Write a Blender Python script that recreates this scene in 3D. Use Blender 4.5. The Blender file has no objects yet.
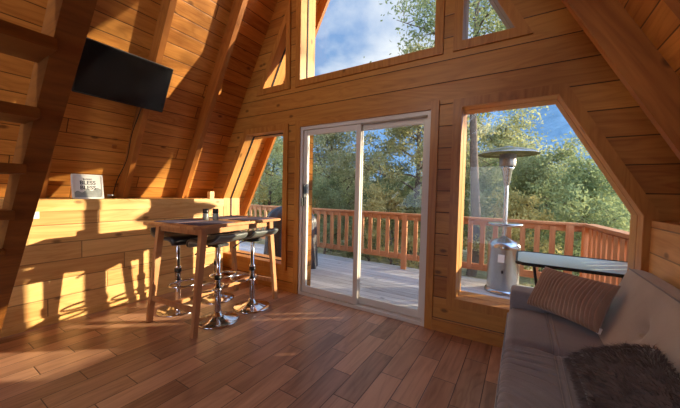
import bpy, bmesh, math, random
import numpy as np
from mathutils import Vector, Matrix, geometry
PI = math.pi
random.seed(7)
SC = bpy.context.scene
COL = SC.collection

# ------------------------------------------------------------------ helpers
class MB:
    """collects shapes, builds one mesh object"""
    def __init__(s):
        s.v = []; s.f = []; s.sm = []
    def add(s, vs, fs, smooth=False):
        o = len(s.v)
        s.v += [tuple(p) for p in vs]
        s.f += [tuple(i + o for i in f) for f in fs]
        s.sm += [smooth] * len(fs)
        return s
    def box(s, x0, x1, y0, y1, z0, z1, M=None, bev=0.0):
        if bev > 0:
            bm = bmesh.new()
            bmesh.ops.create_cube(bm, size=1)
            for v in bm.verts:
                v.co = Vector(((x0 + x1) / 2 + v.co.x * (x1 - x0), (y0 + y1) / 2 + v.co.y * (y1 - y0), (z0 + z1) / 2 + v.co.z * (z1 - z0)))
            bmesh.ops.bevel(bm, geom=bm.edges[:], offset=bev, segments=2, affect='EDGES')
            vs = [M @ v.co if M else v.co.copy() for v in bm.verts]
            for i, v in enumerate(bm.verts): v.index = i
            fs = [[v.index for v in f.verts] for f in bm.faces]
            bm.free()
            return s.add(vs, fs)
        c = [Vector((x, y, z)) for z in (z0, z1) for y in (y0, y1) for x in (x0, x1)]
        if M: c = [M @ p for p in c]
        return s.add(c, [(0, 2, 3, 1), (4, 5, 7, 6), (0, 1, 5, 4), (2, 6, 7, 3), (0, 4, 6, 2), (1, 3, 7, 5)])
    def beam(s, a, b, w, h, up=(0, 0, 1), w2=None, h2=None, bev=0):
        a = Vector(a); b = Vector(b); d = (b - a); L = d.length; d.normalize()
        r = d.cross(Vector(up)).normalized(); u = r.cross(d).normalized()
        w2 = w if w2 is None else w2; h2 = h if h2 is None else h2
        vs = []
        for p, ww, hh in ((a, w, h), (b, w2, h2)):
            for sx, sz in ((-1, -1), (1, -1), (1, 1), (-1, 1)):
                vs.append(p + r * sx * ww / 2 + u * sz * hh / 2)
        return s.add(vs, [(0, 1, 2, 3), (7, 6, 5, 4), (0, 4, 5, 1), (1, 5, 6, 2), (2, 6, 7, 3), (3, 7, 4, 0)])
    def tube(s, pts, rad, n=10, cap=True, closed=False):
        pts = [Vector(p) for p in pts]
        rs = rad if isinstance(rad, (list, tuple)) else [rad] * len(pts)
        vs = []; fs = []
        N = len(pts); prev = None
        for i, p in enumerate(pts):
            if closed: t = (pts[(i + 1) % N] - pts[i - 1]).normalized()
            else: t = (pts[min(i + 1, N - 1)] - pts[max(i - 1, 0)]).normalized()
            if prev is None:
                a = Vector((0, 0, 1)) if abs(t.z) < .9 else Vector((1, 0, 0))
                r = t.cross(a).normalized()
            else:
                r = (prev - t * prev.dot(t)).normalized()
            prev = r; u = t.cross(r)
            for k in range(n):
                an = 2 * PI * k / n
                vs.append(p + (r * math.cos(an) + u * math.sin(an)) * rs[i])
        for i in range(N if closed else N - 1):
            j = (i + 1) % N
            for k in range(n):
                fs.append((i * n + k, i * n + (k + 1) % n, j * n + (k + 1) % n, j * n + k))
        s.add(vs, fs, True)
        if cap and not closed:
            s.add(vs[:n], [tuple(range(n))[::-1]]); s.add(vs[-n:], [tuple(range(n))])
        return s
    def lathe(s, prof, c=(0, 0, 0), n=40, sm=True):
        vs = []; fs = []
        for r, z in prof:
            for k in range(n):
                a = 2 * PI * k / n
                vs.append((c[0] + r * math.cos(a), c[1] + r * math.sin(a), c[2] + z))
        for i in range(len(prof) - 1):
            for k in range(n):
                fs.append((i * n + k, i * n + (k + 1) % n, (i + 1) * n + (k + 1) % n, (i + 1) * n + k))
        return s.add(vs, fs, sm)
    def prism(s, poly, axis, a, b):
        """poly: 2D points extruded along axis from a to b"""
        def P(p, t):
            return {'y': (p[0], t, p[1]), 'z': (p[0], p[1], t), 'x': (t, p[0], p[1])}[axis]
        n = len(poly)
        vs = [P(p, a) for p in poly] + [P(p, b) for p in poly]
        fs = [tuple(range(n)), tuple(range(n, 2 * n))[::-1]] + [(i, (i + 1) % n, n + (i + 1) % n, n + i) for i in range(n)]
        return s.add(vs, fs)
    def ring(s, inner, outer, y0, y1):
        """closed frame between two matching xz polygons"""
        n = len(inner)
        vs = [(p[0], y, p[1]) for y in (y0, y1) for poly in (inner, outer) for p in poly]
        fs = []
        for i in range(n):
            j = (i + 1) % n
            fs += [(i, j, n + j, n + i), (2 * n + i, 3 * n + i, 3 * n + j, 2 * n + j), (i, 2 * n + i, 2 * n + j, j), (n + i, n + j, 3 * n + j, 3 * n + i)]
        return s.add(vs, fs)
    def grid(s, fn, nu, nv, smooth=True, closeu=False):
        vs = [fn(i / nu, j / nv) for i in range(nu + 1) for j in range(nv + 1)]
        fs = [(i * (nv + 1) + j, (i + 1) * (nv + 1) + j, (i + 1) * (nv + 1) + j + 1, i * (nv + 1) + j + 1) for i in range(nu) for j in range(nv)]
        return s.add(vs, fs, smooth)
    def build(s, name, mat, parent=None, kind=None, fix=True):
        me = bpy.data.meshes.new(name)
        me.from_pydata(s.v, [], s.f)
        me.polygons.foreach_set('use_smooth', s.sm)
        if fix:
            bm = bmesh.new(); bm.from_mesh(me)
            bmesh.ops.recalc_face_normals(bm, faces=bm.faces[:])
            bm.to_mesh(me); bm.free()
        me.materials.append(mat)
        me.update()
        o = bpy.data.objects.new(name, me); COL.objects.link(o)
        if parent is not None: o.parent = parent
        if kind: o['kind'] = kind
        return o

def tag(o, label, cat, group=None):
    o['label'] = label; o['category'] = cat
    if group: o['group'] = group
    return o
def thing(name, label, cat, loc=(0, 0, 0), rz=0, group=None):
    o = bpy.data.objects.new(name, None); COL.objects.link(o)
    o.location = loc; o.rotation_euler = (0, 0, rz); o.empty_display_size = .1
    if label: tag(o, label, cat, group)
    return o
def sempty(name):
    o = bpy.data.objects.new(name, None); COL.objects.link(o); o['kind'] = 'structure'; return o
def copy_tree(o, parent=None):
    c = o.copy(); COL.objects.link(c)
    if parent: c.parent = parent
    for ch in list(o.children): copy_tree(ch, c)
    return c
def offset(poly, d):
    """offset a closed xz polygon outwards by d (d<0 inwards)"""
    n = len(poly); area = sum(poly[i][0] * poly[(i + 1) % n][1] - poly[(i + 1) % n][0] * poly[i][1] for i in range(n))
    sg = 1 if area > 0 else -1
    out = []
    for i in range(n):
        p0 = Vector(poly[i - 1]); p1 = Vector(poly[i]); p2 = Vector(poly[(i + 1) % n])
        d1 = (p1 - p0).normalized(); d2 = (p2 - p1).normalized()
        n1 = Vector((d1.y, -d1.x)) * sg; n2 = Vector((d2.y, -d2.x)) * sg
        k = (n1 + n2).normalized(); L = d / max(.3, k.dot(n1))
        out.append(tuple(p1 + k * L))
    return out

# ------------------------------------------------------------------ materials
def srgb(r, g, b):
    f = lambda c: (c / 255 / 12.92) if c / 255 <= .04045 else ((c / 255 + .055) / 1.055) ** 2.4
    return (f(r), f(g), f(b), 1)
class NT:
    def __init__(s, name):
        s.m = bpy.data.materials.new(name); s.m.use_nodes = True
        s.t = s.m.node_tree; s.n = s.t.nodes; s.l = s.t.links
        s.b = s.n['Principled BSDF']; s.out = s.n['Material Output']
    def new(s, t, **k):
        x = s.n.new(t)
        for a, v in k.items(): setattr(x, a, v)
        return x
    def link(s, a, b): s.l.new(a, b)
    def math(s, op, a, b=None, c=None):
        x = s.n.new('ShaderNodeMath'); x.operation = op
        for i, v in enumerate((a, b, c)):
            if v is None: continue
            if isinstance(v, (int, float)): x.inputs[i].default_value = v
            else: s.l.new(v, x.inputs[i])
        return x.outputs[0]
    def comb(s, x, y, z):
        c = s.n.new('ShaderNodeCombineXYZ')
        for i, v in enumerate((x, y, z)):
            if isinstance(v, (int, float)): c.inputs[i].default_value = v
            else: s.l.new(v, c.inputs[i])
        return c.outputs[0]
    def noise(s, vec, scale=1, detail=3, rough=.5, dist=0):
        x = s.n.new('ShaderNodeTexNoise'); x.inputs['Scale'].default_value = scale
        x.inputs['Detail'].default_value = detail; x.inputs['Roughness'].default_value = rough
        x.inputs['Distortion'].default_value = dist
        if vec is not None: s.l.new(vec, x.inputs['Vector'])
        return x.outputs['Fac']
    def ramp(s, fac, stops):
        r = s.n.new('ShaderNodeValToRGB')
        e = r.color_ramp.elements
        while len(e) < len(stops): e.new(.5)
        for i, (p, c) in enumerate(stops): e[i].position = p; e[i].color = c
        s.l.new(fac, r.inputs[0]); return r.outputs[0]
    def mix(s, fac, a, b, mode='MIX'):
        x = s.n.new('ShaderNodeMix'); x.data_type = 'RGBA'; x.blend_type = mode
        for sock, v in ((x.inputs[0], fac), (x.inputs[6], a), (x.inputs[7], b)):
            if isinstance(v, (int, float, tuple)): sock.default_value = v
            else: s.l.new(v, sock)
        return x.outputs[2]
    def setp(s, **k):
        for a, v in k.items():
            sock = s.b.inputs[a.replace('_', ' ')]
            if isinstance(v, (int, float, tuple)): sock.default_value = v
            else: s.l.new(v, sock)
        return s
    def bump(s, h, strength=.3, dist=.01):
        b = s.n.new('ShaderNodeBump'); b.inputs['Strength'].default_value = strength
        b.inputs['Distance'].default_value = dist
        s.l.new(h, b.inputs['Height']); s.l.new(b.outputs[0], s.b.inputs['Normal'])

def plain(name, col, rough=.5, metal=0, spec=.5, noise=0, nscale=30):
    t = NT(name)
    if noise:
        tc = t.new('ShaderNodeTexCoord')
        n = t.noise(tc.outputs['Object'], nscale, 4)
        c2 = tuple(c * (1 - noise) for c in col[:3]) + (1,)
        t.setp(Base_Color=t.ramp(n, [(.3, c2), (.7, col)]))
    else: t.setp(Base_Color=col)
    t.setp(Roughness=rough, Metallic=metal, Specular_IOR_Level=spec)
    return t.m

def wood(name, dark, light, stack='Z', grain='X', width=.15, length=0, step=0, groove=.02, knots=.5, rough=.5, vary=.25, gs=1.0, off=0, groovecol=.4, spec=.35, boards=True, bump=.35):
    t = NT(name)
    tc = t.new('ShaderNodeTexCoord'); sp = t.new('ShaderNodeSeparateXYZ'); t.link(tc.outputs['Object'], sp.inputs[0])
    S = sp.outputs[stack]; G = sp.outputs[grain]
    other = [a for a in 'XYZ' if a not in (stack, grain)][0]; O = sp.outputs[other]
    if boards:
        s = t.math('DIVIDE', t.math('ADD', S, off), width)
        idx = t.math('FLOOR', s); fr = t.math('FRACT', s)
        wn = t.new('ShaderNodeTexWhiteNoise', noise_dimensions='1D'); t.link(idx, wn.inputs['W'])
        if length:
            sh = t.math('MULTIPLY', wn.outputs['Value'], 1.0) if not step else t.math('MULTIPLY', idx, step)
            g2 = t.math('ADD', t.math('DIVIDE', G, length), sh)
            idy = t.math('FLOOR', g2); fg = t.math('FRACT', g2)
        else: idy = 0.0; fg = None
        w2 = t.new('ShaderNodeTexWhiteNoise', noise_dimensions='2D'); t.link(t.comb(idx, idy, 0.0), w2.inputs['Vector'])
        rnd = w2.outputs['Value']
    else:
        rnd = None
    shift = t.math('MULTIPLY', rnd, 37.0) if rnd is not None else 0.0
    v = t.comb(t.math('MULTIPLY', S, 22 * gs), t.math('ADD', t.math('MULTIPLY', G, 1.1 * gs), shift), t.math('ADD', t.math('MULTIPLY', O, 6 * gs), shift))
    n1 = t.noise(v, 1, 5, .6, .6)
    v2 = t.comb(t.math('MULTIPLY', S, 5 * gs), t.math('ADD', t.math('MULTIPLY', G, .7 * gs), shift), shift)
    n2 = t.noise(v2, 1, 3, .5, 1.2)
    rings = t.math('ABSOLUTE', t.math('SINE', t.math('MULTIPLY', n2, 26)))
    g = t.math('ADD', t.math('MULTIPLY', n1, .72), t.math('MULTIPLY', rings, .16))
    if rnd is not None:
        g = t.math('ADD', g, t.math('MULTIPLY', t.math('SUBTRACT', rnd, .5), vary))
    col = t.ramp(g, [(.15, dark), (.75, light)])
    h = t.math('MULTIPLY', n1, .12)
    if knots:
        kv = t.comb(t.math('MULTIPLY', S, 5.5), t.math('ADD', t.math('MULTIPLY', G, 3.0), shift), 0.0)
        vo = t.new('ShaderNodeTexVoronoi', voronoi_dimensions='2D'); t.link(kv, vo.inputs['Vector']); vo.inputs['Scale'].default_value = 1
        d = t.math('ADD', vo.outputs['Distance'], t.math('MULTIPLY', n1, .03))
        sc = t.new('ShaderNodeSeparateColor'); t.link(vo.outputs['Color'], sc.inputs[0])
        on = t.math('LESS_THAN', sc.outputs[0], knots)
        k = t.math('MULTIPLY', on, t.math('SMOOTH_MIN', 1.0, t.math('MAXIMUM', 0.0, t.math('MULTIPLY', t.math('SUBTRACT', .145, d), 13.0)), .1))
        k = t.math('MAXIMUM', k, 0.0)
        col = t.mix(t.math('MULTIPLY', k, .75), col, tuple(c * .28 for c in dark[:3]) + (1,))
    if boards and groove:
        e = t.math('MINIMUM', fr, t.math('SUBTRACT', 1.0, fr))
        e = t.math('MULTIPLY', e, width)
        if fg is not None:
            e2 = t.math('MULTIPLY', t.math('MINIMUM', fg, t.math('SUBTRACT', 1.0, fg)), length)
            e = t.math('MINIMUM', e, e2)
        gm = t.math('MINIMUM', 1.0, t.math('DIVIDE', e, groove))     # 0 in groove, 1 on the board
        gl = t.math('LESS_THAN', e, groove * .42)
        col = t.mix(t.math('MULTIPLY', gl, 1 - groovecol), col, tuple(c * .12 for c in dark[:3]) + (1,))
        h = t.math('ADD', h, gm)
    t.setp(Base_Color=col, Roughness=rough, Specular_IOR_Level=spec)
    t.bump(h, bump, .006)
    return t.m

AMB_D, AMB_L = srgb(150, 76, 22), srgb(216, 140, 62)
M = {}
M['roof'] = wood('pine_ceiling_boards', srgb(156, 92, 34), srgb(214, 150, 74), 'X', 'Y', .145, 3.4, 0, .009, .16, .45, .36, groovecol=.15)
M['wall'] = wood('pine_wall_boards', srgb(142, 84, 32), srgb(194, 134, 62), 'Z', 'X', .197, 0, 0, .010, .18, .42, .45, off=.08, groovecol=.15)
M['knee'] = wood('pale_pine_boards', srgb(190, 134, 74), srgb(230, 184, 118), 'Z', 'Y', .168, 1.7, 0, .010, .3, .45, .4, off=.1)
M['trimx'] = wood('trim_wood_horizontal', srgb(150, 90, 36), srgb(200, 138, 66), 'Z', 'X', boards=False, knots=.12, rough=.38)
M['trimz'] = wood('trim_wood_vertical', srgb(150, 90, 36), srgb(200, 138, 66), 'X', 'Z', boards=False, knots=.12, rough=.38)
M['jamb'] = wood('jamb_wood', srgb(176, 112, 52), srgb(218, 160, 88), 'Y', 'Z', boards=False, knots=.1, rough=.42)
M['raft'] = wood('rafter_wood', srgb(126, 70, 26), srgb(184, 116, 52), 'Z', 'X', boards=False, knots=.15, rough=.45)
M['kneetrim'] = wood('pale_trim_wood', srgb(196, 140, 70), srgb(236, 192, 126), 'Z', 'Y', boards=False, knots=.2, rough=.42)
M['floor'] = wood('wood_look_floor_tile', srgb(136, 94, 70), srgb(204, 154, 122), 'X', 'Y', .157, .60, .37, .006, 0, .36, .5, gs=.9, off=-.105, groovecol=.1, spec=.5, bump=.25)
M['deck'] = wood('weathered_deck_boards', srgb(146, 142, 136), srgb(206, 202, 196), 'Y', 'X', .14, 0, 0, .007, .1, .6, .35, groovecol=.1)
M['rail'] = wood('redwood_stain', srgb(170, 104, 62), srgb(216, 152, 104), 'X', 'Z', boards=False, knots=.1, rough=.5)
M['railx'] = wood('redwood_stain_long', srgb(170, 104, 62), srgb(216, 152, 104), 'Z', 'X', boards=False, knots=.1, rough=.5)
M['table'] = wood('acacia_table', srgb(158, 98, 56), srgb(210, 152, 100), 'X', 'Y', .09, .9, 0, .0015, 0, .38, .35, groovecol=.6)
M['tableleg'] = wood('acacia_leg', srgb(166, 108, 66), srgb(208, 154, 106), 'X', 'Z', boards=False, knots=0, rough=.4)
M['stair'] = wood('stair_timber', srgb(104, 60, 22), srgb(158, 100, 42), 'Z', 'X', boards=False, knots=.15, rough=.5)
M['vinyl'] = plain('white_vinyl', srgb(214, 206, 196), .35)
M['dark'] = plain('black_plastic', srgb(18, 18, 20), .35)
M['screen'] = plain('tv_screen', srgb(8, 8, 10), .16, 0, .5)
M['silver'] = plain('silver_edge', srgb(150, 150, 155), .3, .9)
M['chrome'] = plain('chrome', srgb(215, 215, 220), .12, 1)
M['steel'] = plain('stainless_steel', srgb(186, 184, 182), .24, 1, noise=.14, nscale=4)
M['leather'] = plain('charcoal_leatherette', srgb(44, 44, 46), .38, noise=.2)
M['shell'] = plain('grey_seat_shell', srgb(128, 134, 132), .32, .35)
M['seal'] = plain('dark_window_seal', srgb(28, 20, 14), .6)
M['mat'] = plain('plum_placemat_weave', srgb(92, 84, 108), .8, noise=.3, nscale=160)
M['white'] = plain('white_paint', srgb(232, 230, 226), .5)
M['ink'] = plain('grey_ink', srgb(60, 64, 70), .6)
M['greyart'] = plain('grey_green_print', srgb(150, 156, 156), .6, noise=.3, nscale=25)
M['cover'] = plain('black_grill_cover', srgb(40, 44, 56), .42, noise=.3, nscale=8)
M['iron'] = plain('dark_iron', srgb(34, 32, 32), .5, .4)
M['bark'] = plain('tree_bark', srgb(112, 94, 80), .9, noise=.5, nscale=14)
M['cord'] = plain('black_cord', srgb(22, 18, 16), .5)

def glass_mat(name, tint=(1, 1, 1, 1), refl=.8):
    t = NT(name); t.n.remove(t.b)
    tr = t.new('ShaderNodeBsdfTransparent'); tr.inputs[0].default_value = tint
    gl = t.new('ShaderNodeBsdfGlossy'); gl.inputs['Roughness'].default_value = .01
    fr = t.new('ShaderNodeFresnel'); fr.inputs['IOR'].default_value = 1.5
    mx = t.new('ShaderNodeMixShader')
    ge = t.new('ShaderNodeNewGeometry'); t.link(t.math('MULTIPLY', t.math('MULTIPLY', fr.outputs[0], refl), t.math('SUBTRACT', 1.0, ge.outputs['Backfacing'])), mx.inputs[0]); t.link(tr.outputs[0], mx.inputs[1]); t.link(gl.outputs[0], mx.inputs[2])
    t.link(mx.outputs[0], t.out.inputs[0]); return t.m
M['glass'] = glass_mat('window_glass', (.97, .98, .97, 1))
M['jar'] = glass_mat('jar_glass', (.8, .82, .8, 1), 1)
t = NT('sky_pale_table_glass'); t.setp(Base_Color=srgb(196, 212, 206), Roughness=.3, Specular_IOR_Level=.8); M['tglass'] = t.m  # pale base colour stands in for the sky reflected in the glass

def leaf_mat(name, c1, c2):
    t = NT(name)
    tc = t.new('ShaderNodeTexCoord'); n = t.noise(tc.outputs['Object'], 1.7, 3)
    oi = t.new('ShaderNodeObjectInfo')
    col = t.ramp(n, [(.32, c1), (.68, c2)])
    hs = t.new('ShaderNodeHueSaturation'); t.link(col, hs.inputs['Color'])
    t.link(t.math('ADD', .485, t.math('MULTIPLY', oi.outputs['Random'], .03)), hs.inputs['Hue'])
    t.link(t.math('ADD', .85, t.math('MULTIPLY', oi.outputs['Random'], .3)), hs.inputs['Value'])
    t.n.remove(t.b)
    d = t.new('ShaderNodeBsdfDiffuse'); tr = t.new('ShaderNodeBsdfTranslucent'); mx = t.new('ShaderNodeMixShader')
    mx.inputs[0].default_value = .5
    t.link(hs.outputs[0], d.inputs[0]); t.link(hs.outputs[0], tr.inputs[0]); t.link(d.outputs[0], mx.inputs[1]); t.link(tr.outputs[0], mx.inputs[2])
    t.link(mx.outputs[0], t.out.inputs[0]); return t.m
M['leaf1'] = leaf_mat('oak_leaves', srgb(134, 138, 94), srgb(198, 194, 142))
M['leaf2'] = leaf_mat('evergreen_leaves', srgb(112, 124, 86), srgb(172, 176, 126))
M['leaf3'] = leaf_mat('pale_autumn_leaves', srgb(160, 150, 92), srgb(206, 188, 124))

# ------------------------------------------------------------------ the A-frame shell
m_, b_ = 1.849, 3.203
ANG = math.atan(m_); SL = b_ / math.cos(ANG)
YB, YF = -5.6, .70            # rear end of the room, front end of the eaves
WT = .25                      # gable wall thickness

def slope_obj(name, side, x0, x1, y0, y1, z0, z1, mat, kind='structure', bev=0):
    """box in a roof slope's own frame: x up the slope, z = into the room (positive)"""
    mb = MB(); mb.box(x0, x1, y0, y1, z0, z1, bev=bev)
    o = mb.build(name, mat, kind=kind)
    return place_slope(o, side)
def place_slope(o, side):
    if side < 0:      # left: local x -> (cos,0,sin); local z into the room (right, down)
        X = Vector((math.cos(ANG), 0, math.sin(ANG))); Z = Vector((math.sin(ANG), 0, -math.cos(ANG))); loc = Vector((-b_, 0, 0))
    else:
        X = Vector((-math.cos(ANG), 0, math.sin(ANG))); Z = Vector((-math.sin(ANG), 0, -math.cos(ANG))); loc = Vector((b_, 0, 0))
    Y = Z.cross(X)
    R = Matrix((X, Y, Z)).transposed().to_4x4(); R.translation = loc
    o.matrix_world = R
    return o
# note: local Y = Z x X ; left: points to -y or +y -> find sign
def ysgn(side):
    X = Vector((-side * math.cos(ANG), 0, math.sin(ANG))); Z = Vector((-side * math.sin(ANG), 0, -math.cos(ANG)))
    return Z.cross(X).y
def slope_box(name, side, x0, x1, y0, y1, z0, z1, mat, kind='structure'):
    s = ysgn(side); ya, yb = sorted((y0 * s, y1 * s))
    return slope_obj(name, side, x0, x1, ya, yb, z0, z1, mat, kind)
slope_box('ceiling', -1, -.35, SL, YB, YF, -.12, 0, M['roof'])
slope_box('ceiling', 1, -.35, SL, YB, YF, -.12, 0, M['roof'])
for side in (-1, 1):
    for yn in (-.55, -1.245, -1.94, -2.635, -3.33, -4.02, -4.71):
        dy = 0 if side < 0 else -.03
        slope_box('rafter', side, .02, SL - .22, yn + dy, yn + dy + .055, 0.0, .165, M['raft'])
    slope_box('bargeboard', side, -.35, SL - .1, YF - .045, YF, 0.0, .15, M['raft'])

# floor, deck
MB().box(-3.3, 3.3, YB, .0, -.12, 0).build('floor', M['floor'], kind='structure')

# gable wall with openings
DW, DH = .785, 2.05
zb = -.1
outline = [(-b_ + zb / m_, zb), (-DW, zb), (-DW, DH), (DW, DH), (DW, zb), (b_ - zb / m_, zb), (0, m_ * b_)]
W_R = [(1.05, .33), (2.23, .33), (2.23, 1.15), (1.735, 2.04), (1.05, 2.04)]
W_L = [(-x, z) for x, z in W_R][::-1]
T_R = [(1.03, 2.61), (1.435, 2.61), (1.03, 3.38)]
T_L = [(-x, z) for x, z in T_R][::-1]
C_W = [(-.80, 2.61), (.80, 2.61), (.80, 3.98), (0, 5.25), (-.80, 3.98)]
cu = bpy.data.curves.new('gable', 'CURVE'); cu.dimensions = '2D'; cu.fill_mode = 'BOTH'; cu.extrude = WT / 2
for poly in (outline, W_R, W_L, T_R, T_L, C_W):
    sp = cu.splines.new('POLY'); sp.points.add(len(poly) - 1); sp.use_cyclic_u = True
    for p, q in zip(sp.points, poly): p.co = (q[0], q[1], 0, 1)
tmp = bpy.data.objects.new('tmp', cu); COL.objects.link(tmp)
dg = bpy.context.evaluated_depsgraph_get()
me = bpy.data.meshes.new_from_object(tmp.evaluated_get(dg))
bpy.data.objects.remove(tmp)
me.transform(Matrix.Translation((0, WT / 2, 0)) @ Matrix.Rotation(PI / 2, 4, 'X'))
me.materials.clear(); me.materials.append(M['wall'])
wall = bpy.data.objects.new('wall_front', me); COL.objects.link(wall); wall['kind'] = 'structure'

def window(n, poly, trim_w=.072, seal='seal'):
    root = sempty('window_%d' % n)
    MB().ring(poly, offset(poly, trim_w), -.022, 0).build('window_trim', M['trimz'], root)
    MB().ring(offset(poly, -.013 if seal == 'seal' else -.006), poly, .098, .118).build('window_seal', M[seal], root)
    MB().prism(offset(poly, -.008), 'y', .104, .110).build('window_glass', M['glass'], root)
    MB().ring(offset(poly, -.004), poly, -.021, WT + .01).build('jamb_liner', M['jamb'], root)
    MB().ring(poly, offset(poly, .06), WT, WT + .02).build('exterior_trim', M['trimz'], root)
    return root
for i, p in enumerate((W_L, W_R, T_L, C_W, T_R)): window(i + 1, p, seal='seal' if i in (0, 2, 3) else 'trimz')

# sliding door
door = sempty('door_1')
MB().box(-DW - .07, -DW, -.022, 0, 0, DH + .075).box(DW, DW + .07, -.022, 0, 0, DH + .075).build('door_casing', M['trimz'], door)
MB().box(-DW, DW, -.022, 0, DH, DH + .075).build('head_casing', M['trimx'], door)
fr = MB()
fr.box(-DW, -DW + .035, .0, .13, 0, DH).box(DW - .035, DW, .0, .13, 0, DH).box(-DW + .035, DW - .035, .0, .13, DH - .04, DH).box(-DW + .035, DW - .035, .0, .13, -.02, .035)
fr.build('door_frame', M['vinyl'], door)
def panel(name, x0, x1, y0, y1, st=.055):
    p = MB(); z0, z1 = .037, DH - .042
    p.box(x0, x0 + st, y0, y1, z0, z1, bev=.004).box(x1 - st, x1, y0, y1, z0, z1, bev=.004).box(x0 + st, x1 - st, y0, y1, z1 - .06, z1, bev=.004).box(x0 + st, x1 - st, y0, y1, z0, z0 + .075, bev=.004)
    o = p.build(name, M['vinyl'], door)
    MB().box(x0 + st, x1 - st, (y0 + y1) / 2 - .003, (y0 + y1) / 2 + .003, z0 + .075, z1 - .06).build('glass_pane', M['glass'], o)
    return o
pl = panel('sliding_panel', -DW + .036, .03, .02, .055)
panel('fixed_panel', -.03, DW - .036, .072, .107)
h = MB(); h.box(-.735, -.712, -.006, .02, 1.10, 1.36, bev=.006).box(-.708, -.694, -.035, .02, 1.20, 1.35, bev=.004).box(-.742, -.728, -.03, -.004, 1.09, 1.19, bev=.004)
h.build('door_handle', M['dark'], pl)
# mullion edge trim on the fixed side and threshold on the deck side
MB().box(-DW, DW, .13, .27, -.06, .0).build('door_sill', M['vinyl'], door)

# base boards and knee walls
MB().box(DW + .07, 2.27, -.018, 0, 0, .10).build('baseboard_front', M['trimx'], kind='structure')
MB().box(-2.085, -DW - .07, -.018, 0, 0, .10).build('baseboard_front', M['trimx'], kind='structure')
KX, KH = -2.085, 1.143
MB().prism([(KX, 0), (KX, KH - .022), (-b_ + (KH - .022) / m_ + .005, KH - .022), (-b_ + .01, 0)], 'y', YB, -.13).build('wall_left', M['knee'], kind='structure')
MB().prism([(KX + .006, KH - .022), (KX + .006, KH), (-b_ + KH / m_ + .008, KH), (-b_ + (KH - .022) / m_ + .008, KH - .022)], 'y', YB, -.128).build('trim_1', M['kneetrim'], kind='structure')
MB().box(KX, KX + .014, YB, -.13, 1.035, KH - .022).build('trim_2', M['kneetrim'], kind='structure')
MB().box(KX, KX + .014, YB, -.13, 0, .075).build('baseboard_left', M['kneetrim'], kind='structure')
RX, RH = 2.265, 1.12
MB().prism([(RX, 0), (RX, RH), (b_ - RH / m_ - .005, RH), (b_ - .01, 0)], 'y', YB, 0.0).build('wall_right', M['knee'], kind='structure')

# rear gable with its own windows
cu = bpy.data.curves.new('gable', 'CURVE'); cu.dimensions = '2D'; cu.fill_mode = 'BOTH'; cu.extrude = .08
RW1 = [(-1.9, .9), (-.5, .9), (-.5, 2.05), (-1.4, 2.05), (-1.9, 1.5)]
RW2 = [(.3, .0), (1.2, .0), (1.2, 2.05), (.3, 2.05)]
RW3 = [(-.9, 2.9), (.9, 2.9), (.9, 3.9), (0, 5.0), (-.9, 3.9)]
for poly in ([(-b_, 0), (b_, 0), (0, m_ * b_)], RW1, RW2, RW3):
    sp = cu.splines.new('POLY'); sp.points.add(len(poly) - 1); sp.use_cyclic_u = True
    for p, q in zip(sp.points, poly): p.co = (q[0], q[1] + (.01 if poly is RW2 and q[1] < .1 else 0), 0, 1)
tmp = bpy.data.objects.new('tmp', cu); COL.objects.link(tmp)
me = bpy.data.meshes.new_from_object(tmp.evaluated_get(bpy.context.evaluated_depsgraph_get()))
bpy.data.objects.remove(tmp)
me.transform(Matrix.Translation((0, YB + .08, 0)) @ Matrix.Rotation(PI / 2, 4, 'X'))
me.materials.clear(); me.materials.append(M['wall'])
wall = bpy.data.objects.new('wall_back', me); COL.objects.link(wall); wall['kind'] = 'structure'

# ------------------------------------------------------------------ stair to the loft
st = thing('loft_stair', 'steep open timber stair to the loft at the left edge, dark treads', 'stair')
def stringer(y0, y1):
    def lo(x): return 1.0 * x + 1.845
    pts = [(-1.845, 0.0), (1.0, lo(1.0)), (.88, lo(.88) + .22), (-2.07, 0.0)]
    return MB().prism([(p[0], p[1]) for p in pts], 'y', y0, y1)
stringer(-2.39, -2.30).build('stringer', M['stair'], st)
stringer(-3.22, -3.13).build('stringer', M['stair'], st)
for k in range(-7, 4):
    xb = .01 + .228 * k; zz = 1.775 + .231 * k
    if zz < .1: continue
    MB().box(xb - .235, xb, -3.135, -2.385, zz, zz + .045, bev=.003).build('tread', M['stair'], st)

# ------------------------------------------------------------------ television
tv = thing('television', 'black flat screen television fixed across two left roof rafters', 'television')
SY = ysgn(-1)
def in_slope(o):
    place_slope(o, -1); mw = o.matrix_world.copy(); return o
def slope_child(mb, name, mat, parent):
    o = mb.build(name, mat); mwx = place_slope(o, -1).matrix_world.copy()
    o.parent = parent; o.matrix_world = mwx; return o
sx = lambda X, Z: (Vector((X + b_, 0, Z)).dot(Vector((math.cos(ANG), 0, math.sin(ANG)))))
s_top, s_bot = sx(-1.595, 2.505), sx(-1.82, 2.09)
yc = -1.47; hw = .375
def yb(a, b): return sorted((a * SY, b * SY))
ya, ye = yb(yc - hw, yc + hw)
c = MB(); c.box(s_bot, s_top, ya, ye, .205, .232, bev=.004); slope_child(c, 'bezel', M['dark'], tv)
c = MB(); c.box(s_bot + .014, s_top - .01, ya + .01, ye - .01, .2325, .2335); slope_child(c, 'screen', M['screen'], tv)
c = MB(); c.box(s_top - .002, s_top + .002, ya, ye, .204, .234); slope_child(c, 'edge_strip', M['silver'], tv)
c = MB(); c.box(s_bot + .1, s_top - .1, ya + .1, ye - .1, .166, .204); slope_child(c, 'wall_bracket', M['dark'], tv)
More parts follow.
